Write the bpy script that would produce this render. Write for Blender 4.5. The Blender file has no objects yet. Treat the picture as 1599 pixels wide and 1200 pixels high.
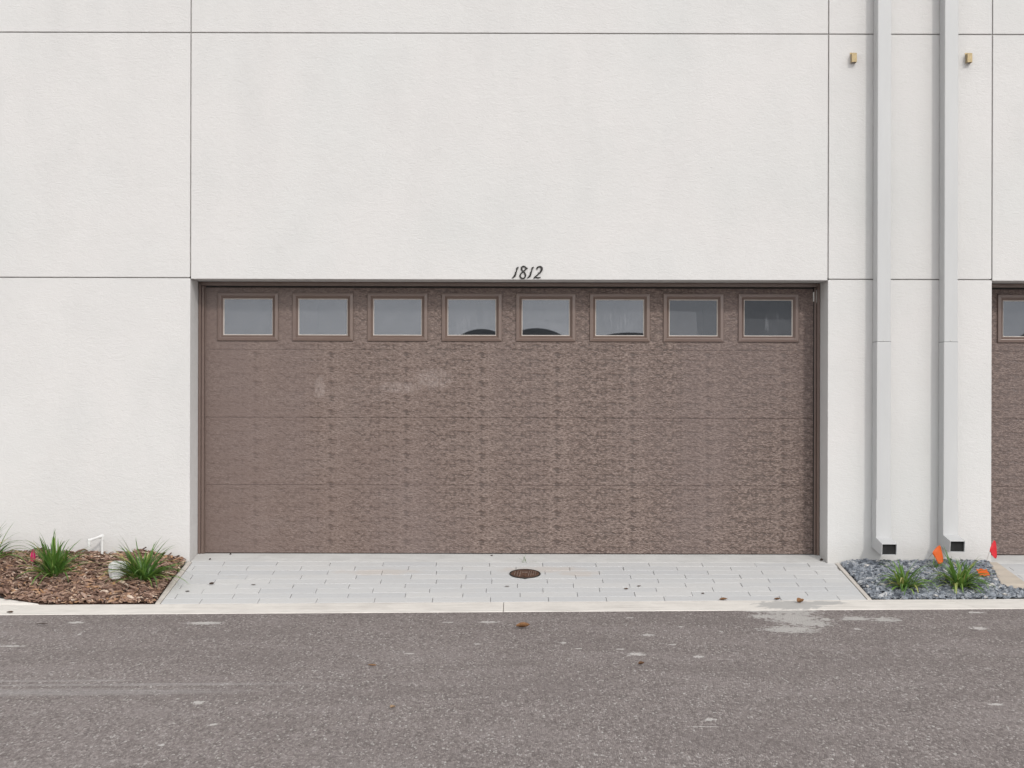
import bpy, math, random
from mathutils import Vector, Matrix
R = math.radians
random.seed(7)
scene = bpy.context.scene
COL = scene.collection

# ------------------------------------------------------------------ camera, sky, sun, exposure
CAM_D, CAM_H, FPX = 10.555, 1.37, 2150.0
cd = bpy.data.cameras.new('camera'); cam = bpy.data.objects.new('camera', cd); COL.objects.link(cam)
cd.sensor_width = 36; cd.lens = 36 * FPX / 1599; cd.clip_start = 0.05; cd.clip_end = 2000
cam.matrix_world = Matrix.Translation((0, -CAM_D, CAM_H)) @ Matrix.Rotation(R(90), 4, 'X') @ Matrix.Rotation(R(0.14), 4, 'Z')
scene.camera = cam

TO_SUN = Vector((0.40, -1.0, 0.72)).normalized()
elev = math.asin(TO_SUN.z)
w = bpy.data.worlds.new('World'); scene.world = w; w.use_nodes = True
nt = w.node_tree; nt.nodes.clear()
sky = nt.nodes.new('ShaderNodeTexSky'); sky.sky_type = 'NISHITA'; sky.sun_disc = False
sky.sun_elevation = elev; sky.sun_rotation = math.atan2(TO_SUN.x, TO_SUN.y)
sky.air_density = 1.0; sky.dust_density = 0.4; sky.ozone_density = 1.0
hs = nt.nodes.new('ShaderNodeHueSaturation'); hs.inputs['Saturation'].default_value = 0.06
bg = nt.nodes.new('ShaderNodeBackground'); bg.inputs['Strength'].default_value = 0.15
wo = nt.nodes.new('ShaderNodeOutputWorld')
# thin overcast: the veil is brighter overhead than at the horizon (1 + 2 sin(elevation)) / 3
tc = nt.nodes.new('ShaderNodeTexCoord'); sx = nt.nodes.new('ShaderNodeSeparateXYZ'); mr = nt.nodes.new('ShaderNodeMapRange')
mr.inputs['To Min'].default_value = 0.62; mr.inputs['To Max'].default_value = 1.86
vm = nt.nodes.new('ShaderNodeVectorMath'); vm.operation = 'SCALE'
nt.links.new(tc.outputs['Generated'], sx.inputs[0]); nt.links.new(sx.outputs['Z'], mr.inputs['Value'])
nt.links.new(sky.outputs[0], hs.inputs['Color']); nt.links.new(hs.outputs[0], vm.inputs[0]); nt.links.new(mr.outputs[0], vm.inputs['Scale'])
nt.links.new(vm.outputs[0], bg.inputs[0]); nt.links.new(bg.outputs[0], wo.inputs[0])

sl = bpy.data.lights.new('sun', 'SUN'); sl.energy = 0.72; sl.angle = R(4); sl.color = (1.0, 0.94, 0.865)
so = bpy.data.objects.new('sun', sl); COL.objects.link(so)
so.rotation_euler = TO_SUN.to_track_quat('Z', 'Y').to_euler(); so.location = TO_SUN * 30

vs = scene.view_settings
vs.view_transform = 'Standard'; vs.look = 'None'; vs.gamma = 1; vs.use_curve_mapping = False
vs.exposure = 0.74

# ------------------------------------------------------------------ helpers
class NT:
    """thin wrapper for building a node tree"""
    def __init__(self, name):
        self.m = bpy.data.materials.new(name); self.m.use_nodes = True
        self.t = self.m.node_tree; self.t.nodes.clear()
        self.out = self.t.nodes.new('ShaderNodeOutputMaterial')
    def n(self, typ, **kw):
        nd = self.t.nodes.new(typ)
        for k, v in kw.items(): setattr(nd, k, v)
        return nd
    def put(self, sock, v):
        if v is None: return
        if isinstance(v, bpy.types.NodeSocket): self.t.links.new(v, sock)
        else:
            if isinstance(v, (tuple, list)) and len(v) == 3 and sock.type == 'RGBA': v = (*v, 1)
            sock.default_value = v
    def coord(self): return self.n('ShaderNodeTexCoord').outputs['Object']
    def map(self, vec, scale=(1,1,1), loc=(0,0,0), rot=(0,0,0)):
        nd = self.n('ShaderNodeMapping'); self.put(nd.inputs['Vector'], vec)
        nd.inputs['Scale'].default_value = scale; nd.inputs['Location'].default_value = loc; nd.inputs['Rotation'].default_value = rot
        return nd.outputs[0]
    def noise(self, vec, scale, detail=4, rough=.55, dist=0.0, out='Fac'):
        nd = self.n('ShaderNodeTexNoise'); self.put(nd.inputs['Vector'], vec)
        nd.inputs['Scale'].default_value = scale; nd.inputs['Detail'].default_value = detail
        nd.inputs['Roughness'].default_value = rough; nd.inputs['Distortion'].default_value = dist
        return nd.outputs[out]
    def voro(self, vec, scale, feature='F1', out='Color', rnd=1.0):
        nd = self.n('ShaderNodeTexVoronoi', feature=feature); self.put(nd.inputs['Vector'], vec)
        nd.inputs['Scale'].default_value = scale; nd.inputs['Randomness'].default_value = rnd
        return nd.outputs[out]
    def math(self, op, a, b=None, c=None, clamp=False):
        nd = self.n('ShaderNodeMath', operation=op); nd.use_clamp = clamp
        for i, v in enumerate((a, b, c)): self.put(nd.inputs[i], v)
        return nd.outputs[0]
    def ramp(self, fac, stops):
        nd = self.n('ShaderNodeValToRGB'); self.put(nd.inputs[0], fac)
        el = nd.color_ramp.elements
        while len(el) < len(stops): el.new(0.5)
        for e, (p, c) in zip(el, stops):
            e.position = p; e.color = (*c, 1) if isinstance(c, tuple) else (c, c, c, 1)
        return nd.outputs[0]
    def mix(self, fac, a, b, mode='MIX'):
        nd = self.n('ShaderNodeMix', data_type='RGBA', blend_type=mode)
        self.put(nd.inputs[0], fac); self.put(nd.inputs[6], a); self.put(nd.inputs[7], b)
        return nd.outputs[2]
    def sep(self, vec):
        nd = self.n('ShaderNodeSeparateXYZ'); self.put(nd.inputs[0], vec); return nd.outputs
    def comb(self, x, y, z):
        nd = self.n('ShaderNodeCombineXYZ')
        for i, v in enumerate((x, y, z)): self.put(nd.inputs[i], v)
        return nd.outputs[0]
    def bump(self, height, strength, dist, normal=None):
        nd = self.n('ShaderNodeBump'); self.put(nd.inputs['Height'], height)
        nd.inputs['Strength'].default_value = strength; nd.inputs['Distance'].default_value = dist
        if normal: self.put(nd.inputs['Normal'], normal)
        return nd.outputs[0]
    def attr(self, name, out='Color'):
        nd = self.n('ShaderNodeAttribute'); nd.attribute_name = name; return nd.outputs[out]
    def pbr(self, color, rough=.8, normal=None, metal=0.0, spec=.5, **extra):
        p = self.n('ShaderNodeBsdfPrincipled')
        self.put(p.inputs['Base Color'], color); self.put(p.inputs['Roughness'], rough)
        self.put(p.inputs['Metallic'], metal); self.put(p.inputs['Specular IOR Level'], spec)
        if normal: self.put(p.inputs['Normal'], normal)
        for k, v in extra.items(): self.put(p.inputs[k], v)
        return p.outputs[0]
    def done(self, shader):
        self.t.links.new(shader, self.out.inputs[0]); return self.m
    def blobs(self, vec, items, wob=.35, wscale=14):
        """union of noisy ellipses (x, y, rx, ry) on the ground -> 0..1 mask"""
        v = self.sep(vec)
        nz = self.math('MULTIPLY', self.math('SUBTRACT', self.noise(vec, wscale, 5, .65), .5), wob * 4)
        best = None
        for (x, y, rx, ry) in items:
            dx = self.math('DIVIDE', self.math('SUBTRACT', v[0], x), rx)
            dy = self.math('DIVIDE', self.math('SUBTRACT', v[1], y), ry)
            d = self.math('SQRT', self.math('ADD', self.math('MULTIPLY', dx, dx), self.math('MULTIPLY', dy, dy)))
            best = d if best is None else self.math('MINIMUM', best, d)
        s = self.math('ADD', best, nz)
        return s

class MB:
    def __init__(self): self.v = []; self.f = []; self.t = []
    def add(self, vs, fs, tint=None):
        o = len(self.v); self.v += [tuple(p) for p in vs]
        for f in fs:
            self.f.append(tuple(i + o for i in f)); self.t.append(random.random() if tint is None else tint)
        return self
    def box(self, x0, x1, y0, y1, z0, z1, tint=None):
        return self.add([(x0,y0,z0),(x1,y0,z0),(x1,y1,z0),(x0,y1,z0),(x0,y0,z1),(x1,y0,z1),(x1,y1,z1),(x0,y1,z1)],
                 [(0,3,2,1),(4,5,6,7),(0,1,5,4),(1,2,6,5),(2,3,7,6),(3,0,4,7)], tint)
    def tube(self, pts, rad, n=10, flat=None, caps=True, tint=None):
        """round bar through pts; flat squashes it along world y"""
        pts = [Vector(p) for p in pts]; rads = rad if isinstance(rad, (list, tuple)) else [rad] * len(pts)
        vs = []; up0 = None
        for i, p in enumerate(pts):
            a = pts[max(i-1, 0)]; b = pts[min(i+1, len(pts)-1)]
            t = (b - a).normalized()
            if up0 is None:
                up0 = Vector((0,1,0)) if abs(t.y) < .9 else Vector((1,0,0))
            u = (up0 - t * up0.dot(t)).normalized(); s = t.cross(u)
            up0 = u
            for k in range(n):
                an = 2 * math.pi * k / n
                q = u * math.cos(an) * rads[i] * (flat or 1) + s * math.sin(an) * rads[i]
                vs.append(p + q)
        fs = []
        for i in range(len(pts) - 1):
            for k in range(n):
                k2 = (k + 1) % n
                fs.append((i*n+k, i*n+k2, (i+1)*n+k2, (i+1)*n+k))
        if caps:
            fs.append(tuple(range(n-1, -1, -1))); fs.append(tuple((len(pts)-1)*n + k for k in range(n)))
        return self.add(vs, fs, tint)
    def build(self, name, mat, parent=None, smooth=False, bevel=0, seg=2, recalc=True):
        me = bpy.data.meshes.new(name); me.from_pydata(self.v, [], self.f); me.update()
        if recalc:
            import bmesh
            bm = bmesh.new(); bm.from_mesh(me); bmesh.ops.recalc_face_normals(bm, faces=bm.faces); bm.to_mesh(me); bm.free()
        at = me.attributes.new('tint', 'FLOAT', 'FACE')
        if len(at.data) == len(self.t): at.data.foreach_set('value', self.t)
        if smooth: me.polygons.foreach_set('use_smooth', [True] * len(me.polygons))
        me.materials.append(mat)
        o = bpy.data.objects.new(name, me); COL.objects.link(o)
        if parent: o.parent = parent
        if bevel:
            b = o.modifiers.new('bevel', 'BEVEL'); b.width = bevel; b.segments = seg; b.limit_method = 'ANGLE'; b.angle_limit = R(40)
        return o

def tag(o, label=None, cat=None, group=None, kind=None):
    if label: o['label'] = label
    if cat: o['category'] = cat
    if group: o['group'] = group
    if kind: o['kind'] = kind
    return o
def empty(name, loc=(0,0,0), rz=0):
    o = bpy.data.objects.new(name, None); COL.objects.link(o); o.location = loc; o.rotation_euler = (0,0,rz)
    o.empty_display_size = .1
    return o

# ground profile: threshold slopes down out of the opening, apron slopes to the ribbon kerb, road nearly level
Y_KERB, W_KERB = -0.960, 0.363
def kerb_z(x): return -0.148 + 0.0085 * max(-8, min(8, x))
def ground_z(x, y):
    if y >= 0: return 0.12 * min(y, .24)
    if y > Y_KERB: return kerb_z(x) * (y / Y_KERB)
    return kerb_z(x) - 0.006 * min(3.0, (Y_KERB - y))

# ------------------------------------------------------------------ materials
def mat_stucco():
    t = NT('white_stucco'); c = t.coord()
    big = t.noise(c, .55, 3, .5)
    med = t.noise(t.map(c, (1, 1, .6)), 2.2, 5, .6, .4)
    streak = t.noise(t.map(c, (2.2, 1, .5)), 1.6, 5, .6)
    col = t.ramp(big, [(.3, (0.570, 0.568, 0.559)), (.5, (0.593, 0.580, 0.571)), (.72, (0.575, 0.575, 0.567))])
    col = t.mix(t.ramp(med, [(.45, 0.0), (.80, .22)]), col, (0.449, 0.449, 0.443))
    z = t.sep(c)[2]
    high = t.math('MULTIPLY', t.ramp(streak, [(.42, 0.0), (.80, .26)]), t.math('MULTIPLY', t.ramp(t.math('DIVIDE', z, 4.2), [(.60, 0.0), (.92, 1.0)]), t.ramp(t.noise(c, .9, 2), [(.45, 0.0), (.62, 1.0)])))
    col = t.mix(high, col, (0.400, 0.404, 0.404))
    low = t.ramp(t.math('ADD', z, t.math('MULTIPLY', t.noise(c, 9, 5, .7), .22)), [(.05, .5), (.30, 0.0)])
    col = t.mix(low, col, (0.449, 0.428, 0.396))
    spk = t.voro(c, 55, out='Distance')
    fine = t.noise(c, 150, 4, .6, .6)
    sw = t.noise(t.map(c, (.7, 1.0, 1.7), rot=(0, .3, 0)), 20, 6, .62, 1.8)
    wav = t.noise(c, 5.5, 3, .5, .8)
    h = t.math('ADD', t.math('MULTIPLY', fine, .45), t.math('ADD', t.math('MULTIPLY', sw, .9), t.math('MULTIPLY', wav, 1.1)))
    nrm = t.bump(h, .42, .0075)
    return t.done(t.pbr(col, .88, nrm, spec=.25))
M_stucco = mat_stucco()

def mat_door(emboss=True):
    t = NT('brown_door_paint' if emboss else 'brown_smooth_paint'); c = t.coord()
    x, y, z = t.sep(c)
    patch = t.noise(t.map(c, (1, 1, 1.5)), 2.4, 4, .6, .4)
    if emboss:
        xs = t.math('WRAP', x, .595, 0.0); zs = t.math('WRAP', z, .1135, 0.0)
        zl = t.math('WRAP', z, .454, 0.0)
        u = t.comb(xs, 0.0, zl)
        g1 = t.noise(t.map(u, (44, 1, 135)), 1, 4, .66, .35)
        g2 = t.noise(t.map(t.comb(xs, 0.0, zs), (11, 1, 30)), 1, 3, .6, .6)
        g3 = t.noise(t.map(c, (46, 1, 110)), 1, 2, .6, .2)
        h = t.math('ADD', t.math('MULTIPLY', g1, 1.35), t.math('ADD', t.math('MULTIPLY', g2, .35), t.math('MULTIPLY', g3, .6)))
        # grain contrast fades leftward, painting in how sheen and raking light hide it
        wx = t.sep(t.n('ShaderNodeNewGeometry').outputs['Position'])[0]
        k = t.math('ADD', t.ramp(t.math('DIVIDE', t.math('ADD', wx, 2.4), 4.8), [(0.0, .25), (.35, .6), (1.0, 1.0)]),
                   t.math('MULTIPLY', t.math('SUBTRACT', patch, .5), .6), clamp=True)
        hh = t.math('MULTIPLY', t.math('SUBTRACT', h, 1.15), t.math('MULTIPLY', k, 3.0))
        knot = t.ramp(t.noise(t.map(t.comb(xs, 0.0, zs), (17, 1, 30), loc=(2.3, 0, 1.1)), 1, 2, .55), [(.50, 0.0), (.68, 1.0)])
        rib = t.math('MINIMUM', t.math('ABSOLUTE', t.math('SUBTRACT', xs, .13)), t.math('ABSOLUTE', t.math('SUBTRACT', xs, .41)))
        rib = t.math('LESS_THAN', rib, .0028)
        hh = t.math('SUBTRACT', hh, t.math('MULTIPLY', t.math('MULTIPLY', knot, g1), t.math('MULTIPLY', k, 1.9)))
        hh = t.math('ADD', hh, t.math('MULTIPLY', t.math('MULTIPLY', rib, k), .16))
        col = t.ramp(t.math('ADD', hh, .5), [(.0, (0.066, 0.041, 0.032)), (.30, (0.111, 0.073, 0.059)), (.55, (0.154, 0.107, 0.089)), (1.0, (0.249, 0.186, 0.159))])
        nrm = t.bump(hh, .6, .0035)
    else:
        col = t.mix(t.noise(t.map(c, (8, 8, 40)), 1, 3), (0.132, 0.090, 0.073), (0.161, 0.113, 0.093))
        nrm = t.bump(t.noise(t.map(c, (40, 40, 160)), 1, 3), .2, .001)
    dust = t.ramp(patch, [(.5, 0.0), (.75, .22)])
    col = t.mix(dust, col, (0.213, 0.169, 0.152))
    tone = t.noise(t.map(c, (1.1, 1, .35)), 1.0, 2)
    col = t.mix(t.ramp(tone, [(.45, 0.0), (.65, .35)]), col, (0.141, 0.102, 0.095))
    if emboss:
        sc = t.blobs(t.comb(x, z, 0.0), [(-1.52, 1.335, .05, .11), (-.62, 1.41, .17, .09), (-.88, 1.34, .20, .05)], .30, 30)
        scm = t.math('MULTIPLY', t.ramp(sc, [(.55, 1.0), (1.15, 0.0)]), t.ramp(t.noise(t.map(c, (70, 1, 30), rot=(0, .6, 0)), 1, 4), [(.35, .05), (.7, .55)]))
        col = t.mix(scm, col, (0.322, 0.265, 0.244))
    rough = t.math('ADD', .30 if emboss else .22, t.math('MULTIPLY', patch, .2))
    return t.done(t.pbr(col, rough, nrm, spec=.6))
M_door = mat_door(True); M_paint = mat_door(False)

def mat_simple(name, col, rough=.6, var=.25, scale=30, bump=.1, bd=.002, metal=0.0, spec=.4):
    t = NT(name); c = t.coord()
    nz = t.noise(c, scale, 5, .6)
    dark = tuple(v * (1 - var) for v in col); lite = tuple(min(1, v * (1 + var)) for v in col)
    cc = t.ramp(nz, [(.3, dark), (.7, lite)])
    return t.done(t.pbr(cc, rough, t.bump(nz, bump, bd), metal, spec))

M_seal = mat_simple('black_rubber_seal', (.022, .02, .019), .7)
M_dark = mat_simple('mouth_shade', (.018, .018, .018), .9)
M_galv = mat_simple('galvanised_steel', (.55, .54, .52), .45, .15, 60, metal=.4)
M_room = mat_simple('garage_drywall', (.42, .42, .42), .9, .1, 3)
M_black = mat_simple('black_iron', (.022, .020, .018), .55, .5, 90, .4, .002)
M_brass = mat_simple('tan_brass', (.37, .285, .155), .45, .25, 80, .2, .001, metal=.25)
M_pvc = mat_simple('white_plastic_pipe', (.66, .66, .65), .45, .06, 20)
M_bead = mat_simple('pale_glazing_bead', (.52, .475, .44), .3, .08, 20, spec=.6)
M_gap = mat_simple('seam_shade', (.16, .16, .16), .8)
M_wire = mat_simple('flag_wire', (.40, .36, .33), .5)
M_plate = mat_simple('pale_block', (.60, .60, .59), .85, .15, 35, .5, .004)

def mat_spout():
    t = NT('painted_aluminium'); c = t.coord()
    a = t.noise(t.map(c, (2, 2, .35)), 3, 5, .6)
    d = t.noise(t.map(c, (30, 30, 5)), 1, 5, .7)
    col = t.ramp(a, [(.35, (.455, .458, .460)), (.65, (.488, .490, .490))])
    col = t.mix(t.ramp(d, [(.56, 0.0), (.8, .25)]), col, (.45, .45, .45))
    return t.done(t.pbr(col, .38, t.bump(t.noise(t.map(c, (6, 6, 1.2)), 2, 3), .12, .004), spec=.45))
M_spout = mat_spout()

def at_road(u, v):
    d = 1.525 / ((v - 600) / FPX); return ((u - 800) * d / FPX, d - CAM_D)
SPILL = [(*at_road(u, v), a, b * 1.79) for u, v, a, b in ((1232, 957, .20, .10), (1240, 968, .18, .15), (1236, 985, .18, .07), (1268, 976, .13, .07), (1198, 965, .12, .05), (1292, 970, .05, .03), (1337, 969, .10, .045), (1384, 971, .09, .05), (1185, 957, .10, .03))]
SPOTS = [(*at_road(u, v), a, b * 1.79) for u, v, a, b in ((765, 971, .07, .018), (1013, 992, .05, .016), (995, 1021, .055, .025), (1092, 1025, .035, .018), (970, 1013, .025, .012), (1052, 1007, .025, .012), (880, 1003, .02, .015),
         (322, 970, .12, .03), (312, 1090, .03, .02), (1112, 1121, .03, .016), (1100, 1132, .08, .003), (1556, 1100, .035, .012), (1525, 961, .06, .02), (1530, 985, .05, .03), (255, 1155, .015, .012), (335, 1124, .02, .012),
         (120, 968, .05, .02), (20, 1003, .08, .012), (747, 1004, .02, .01), (1340, 985, .03, .015), (905, 1012, .02, .01), (1128, 988, .015, .01), (1065, 980, .02, .01), (985, 966, .03, .012), (640, 1018, .03, .01), (700, 971, .04, .01), (125, 986, .012, .016))]
def mat_asphalt():
    t = NT('worn_asphalt'); c = t.coord()
    wv = t.map(c, (1, 1, 0)); gv = t.map(c, (1, .42, 0))
    cell = t.sep(t.voro(gv, 112, out='Color'))[0]
    cell2 = t.sep(t.voro(t.map(gv, loc=(3.1, 1.7, 0)), 52, out='Color'))[1]
    edge = t.voro(gv, 112, 'DISTANCE_TO_EDGE', 'Distance')
    col = t.ramp(cell, [(0.0, (0.140, 0.115, 0.106)), (.40, (0.310, 0.267, 0.249)), (.8, (0.445, 0.392, 0.367)), (.93, (0.580, 0.526, 0.496)), (.985, (0.787, 0.754, 0.712))])
    col = t.mix(t.ramp(cell2, [(.60, 0.0), (.95, .55)]), col, (0.430, 0.381, 0.362))
    col = t.mix(t.ramp(edge, [(0.0, .55), (.10, 0.0)]), col, (0.072, 0.060, 0.057))
    big = t.noise(t.map(wv, (.6, 1.6, 1)), 1.3, 5, .6, .5)
    col = t.mix(t.ramp(big, [(.36, .42), (.5, 0.0)]), col, (0.224, 0.190, 0.179))
    col = t.mix(t.ramp(big, [(.5, 0.0), (.70, .42)]), col, (0.459, 0.408, 0.391))
    # darker new strip along the kerb
    y = t.sep(wv)[1]
    strip = t.ramp(t.math('ADD', t.math('MULTIPLY', y, -1), t.math('MULTIPLY', t.noise(wv, 3, 3), .08)), [(1.98, .52), (2.14, 0.0)])
    col = t.mix(strip, col, (.125, .106, .103))
    # scuffed tyre streak and cement splashes
    st = t.blobs(wv, [(-2.55, -3.62, 1.45, .10), (-1.9, -3.46, 1.1, .035), (-2.4, -3.36, .6, .03)], .10, 6)
    col = t.mix(t.math('MULTIPLY', t.ramp(st, [(.6, .55), (1.05, 0.0)]), t.ramp(t.noise(t.map(wv, (3, 50, 1)), 1, 4), [(.3, .2), (.7, 1.0)])), col, (.40, .38, .37))
    sp = t.ramp(t.blobs(t.map(wv, (1, 1, 1)), SPILL, .95, 26), [(.72, 1.0), (1.05, 0.0)])
    col = t.mix(t.math('MULTIPLY', sp, .85), col, t.mix(t.noise(wv, 40, 4), (.42, .405, .385), (.55, .525, .50)))
    s2 = t.ramp(t.blobs(wv, SPOTS, .85, 46), [(.70, 1.0), (1.0, 0.0)])
    col = t.mix(t.math('MULTIPLY', s2, .75), col, (.60, .575, .55))
    h = t.math('ADD', t.math('MULTIPLY', t.ramp(edge, [(0.0, 0.0), (.25, 1.0)]), .8), t.math('MULTIPLY', cell, .7))
    h = t.math('ADD', h, t.math('MULTIPLY', t.noise(wv, 30, 4), .8))
    nrm = t.bump(h, .75, .006)
    return t.done(t.pbr(col, .82, nrm, spec=.35))
M_asphalt = mat_asphalt()

def mat_concrete(name, base, spill=False):
    t = NT(name); c = t.coord()
    a = t.noise(c, 5, 6, .65, .4); b = t.noise(c, 120, 4, .7)
    col = t.ramp(a, [(.3, tuple(v * .86 for v in base)), (.65, base)])
    col = t.mix(t.ramp(b, [(.55, 0.0), (.8, .30)]), col, tuple(v * .55 for v in base))
    grime = t.noise(t.map(c, (.8, 5, 1)), 3, 6, .7)
    col = t.mix(t.ramp(grime, [(.5, 0.0), (.75, .35)]), col, (.27, .25, .23))
    if spill:
        s = t.ramp(t.blobs(t.map(c, (1,1,0)), [(1.9, -1.16, .26, .20), (2.15, -1.09, .16, .09)], .45, 14), [(.75, 1.0), (1.0, 0.0)])
        col = t.mix(t.math('MULTIPLY', s, .8), col, (.36, .355, .345))
    return t.done(t.pbr(col, .9, t.bump(t.math('ADD', b, t.math('MULTIPLY', a, 1.5)), .4, .004), spec=.25))
M_kerb = mat_concrete('kerb_concrete', (.68, .645, .60), True)
M_sill = mat_concrete('threshold_concrete', (.555, .55, .535))
M_edge = mat_concrete('edging_concrete', (.54, .50, .455))
M_tan = mat_concrete('tan_concrete', (.50, .44, .37))

def mat_paver():
    t = NT('grey_plank_paver'); c = t.coord(); tint = t.attr('tint', 'Fac')
    col = t.ramp(tint, [(0.0, (0.457, 0.459, 0.462)), (.5, (0.479, 0.479, 0.477)), (1.0, (0.506, 0.501, 0.493))])
    a = t.noise(t.map(c, (2, 6, 1)), 4, 6, .65); b = t.noise(c, 160, 3, .7)
    col = t.mix(t.ramp(a, [(.5, 0.0), (.75, .35)]), col, (0.473, 0.451, 0.424))
    col = t.mix(t.ramp(b, [(.5, 0.0), (.8, .25)]), col, (0.242, 0.237, 0.231))
    stain = t.blobs(t.map(c, (1,1,0)), [(.25, -.18, .38, .10), (-1.0, -.25, .35, .09), (.5, -.28, .2, .09)], .4, 8)
    col = t.mix(t.ramp(stain, [(.5, .45), (1.1, 0.0)]), col, (0.462, 0.402, 0.352))
    return t.done(t.pbr(col, .85, t.bump(t.math('ADD', b, a), .3, .003), spec=.3))
M_paver = mat_paver()
M_sand = mat_simple('joint_sand', (.26, .245, .235), .95, .3, 90, .5, .004)
M_soil = mat_simple('dark_soil', (.055, .042, .034), .95, .4, 40, .8, .01)

def mat_tinted(name, stops, rough=.85, nscale=40, spec=.3, stretch=(1,1,1)):
    t = NT(name); c = t.coord()
    col = t.ramp(t.attr('tint', 'Fac'), stops)
    nz = t.noise(t.map(c, stretch), nscale, 4, .65)
    col = t.mix(t.ramp(nz, [(.35, .55), (.65, 0.0)]), col, (.3, .3, .3), 'MULTIPLY')
    return t.done(t.pbr(col, rough, t.bump(nz, .5, .004), spec=spec))
M_mulch = mat_tinted('bark_mulch', [(0.0, (.030, .017, .012)), (.25, (.125, .070, .050)), (.45, (.255, .155, .115)), (.66, (.39, .27, .212)), (.82, (.44, .25, .135)), (1.0, (.66, .53, .43))], .85, 90)
M_gravel = mat_tinted('slate_gravel', [(0.0, (0.062, 0.069, 0.083)), (.3, (0.168, 0.188, 0.218)), (.6, (0.286, 0.308, 0.342)), (.88, (0.426, 0.442, 0.465)), (1.0, (0.582, 0.560, 0.532))], .7, 60)
def mat_grass():
    t = NT('strap_leaf'); 
    col = t.ramp(t.attr('tint', 'Fac'), [(0.0, (0.030, 0.075, 0.015)), (.45, (0.074, 0.169, 0.033)), (.78, (0.169, 0.294, 0.066)), (.90, (0.270, 0.325, 0.094)), (1.0, (0.486, 0.388, 0.165))])
    p = t.n('ShaderNodeBsdfPrincipled'); t.put(p.inputs['Base Color'], col); p.inputs['Roughness'].default_value = .42
    tr = t.n('ShaderNodeBsdfTranslucent'); t.put(tr.inputs[0], t.mix(.5, col, (0.297, 0.450, 0.055)))
    mx = t.n('ShaderNodeMixShader'); mx.inputs[0].default_value = .22
    t.t.links.new(p.outputs[0], mx.inputs[1]); t.t.links.new(tr.outputs[0], mx.inputs[2])
    return t.done(mx.outputs[0])
M_grass = mat_grass()
def mat_cloth(name, col):
    t = NT(name); c = t.coord()
    cc = t.mix(t.noise(c, 60, 3), tuple(v * .75 for v in col), col)
    p = t.n('ShaderNodeBsdfPrincipled'); t.put(p.inputs['Base Color'], cc); p.inputs['Roughness'].default_value = .5
    tr = t.n('ShaderNodeBsdfTranslucent'); t.put(tr.inputs[0], col + (1,))
    mx = t.n('ShaderNodeMixShader'); mx.inputs[0].default_value = .3
    t.t.links.new(p.outputs[0], mx.inputs[1]); t.t.links.new(tr.outputs[0], mx.inputs[2])
    return t.done(mx.outputs[0])
M_pink = mat_cloth('pink_vinyl', (.80, .035, .20)); M_orange = mat_cloth('orange_vinyl', (.80, .15, .015)); M_red = mat_cloth('red_vinyl', (.72, .015, .03))
M_leaf = mat_tinted('dry_leaf', [(0.0, (.035, .022, .016)), (.4, (.15, .075, .035)), (.75, (.28, .14, .06)), (1.0, (.34, .24, .15))], .7, 60)
def mat_rust():
    t = NT('rusty_cast_iron'); c = t.coord(); nz = t.noise(c, 28, 6, .7)
    col = t.ramp(nz, [(.3, (.045, .030, .024)), (.5, (.13, .065, .042)), (.7, (.27, .17, .12))])
    return t.done(t.pbr(col, t.ramp(nz, [(.3, .3), (.7, .6)]), t.bump(nz, .5, .003), .55, .5))
M_rust = mat_rust()

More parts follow.
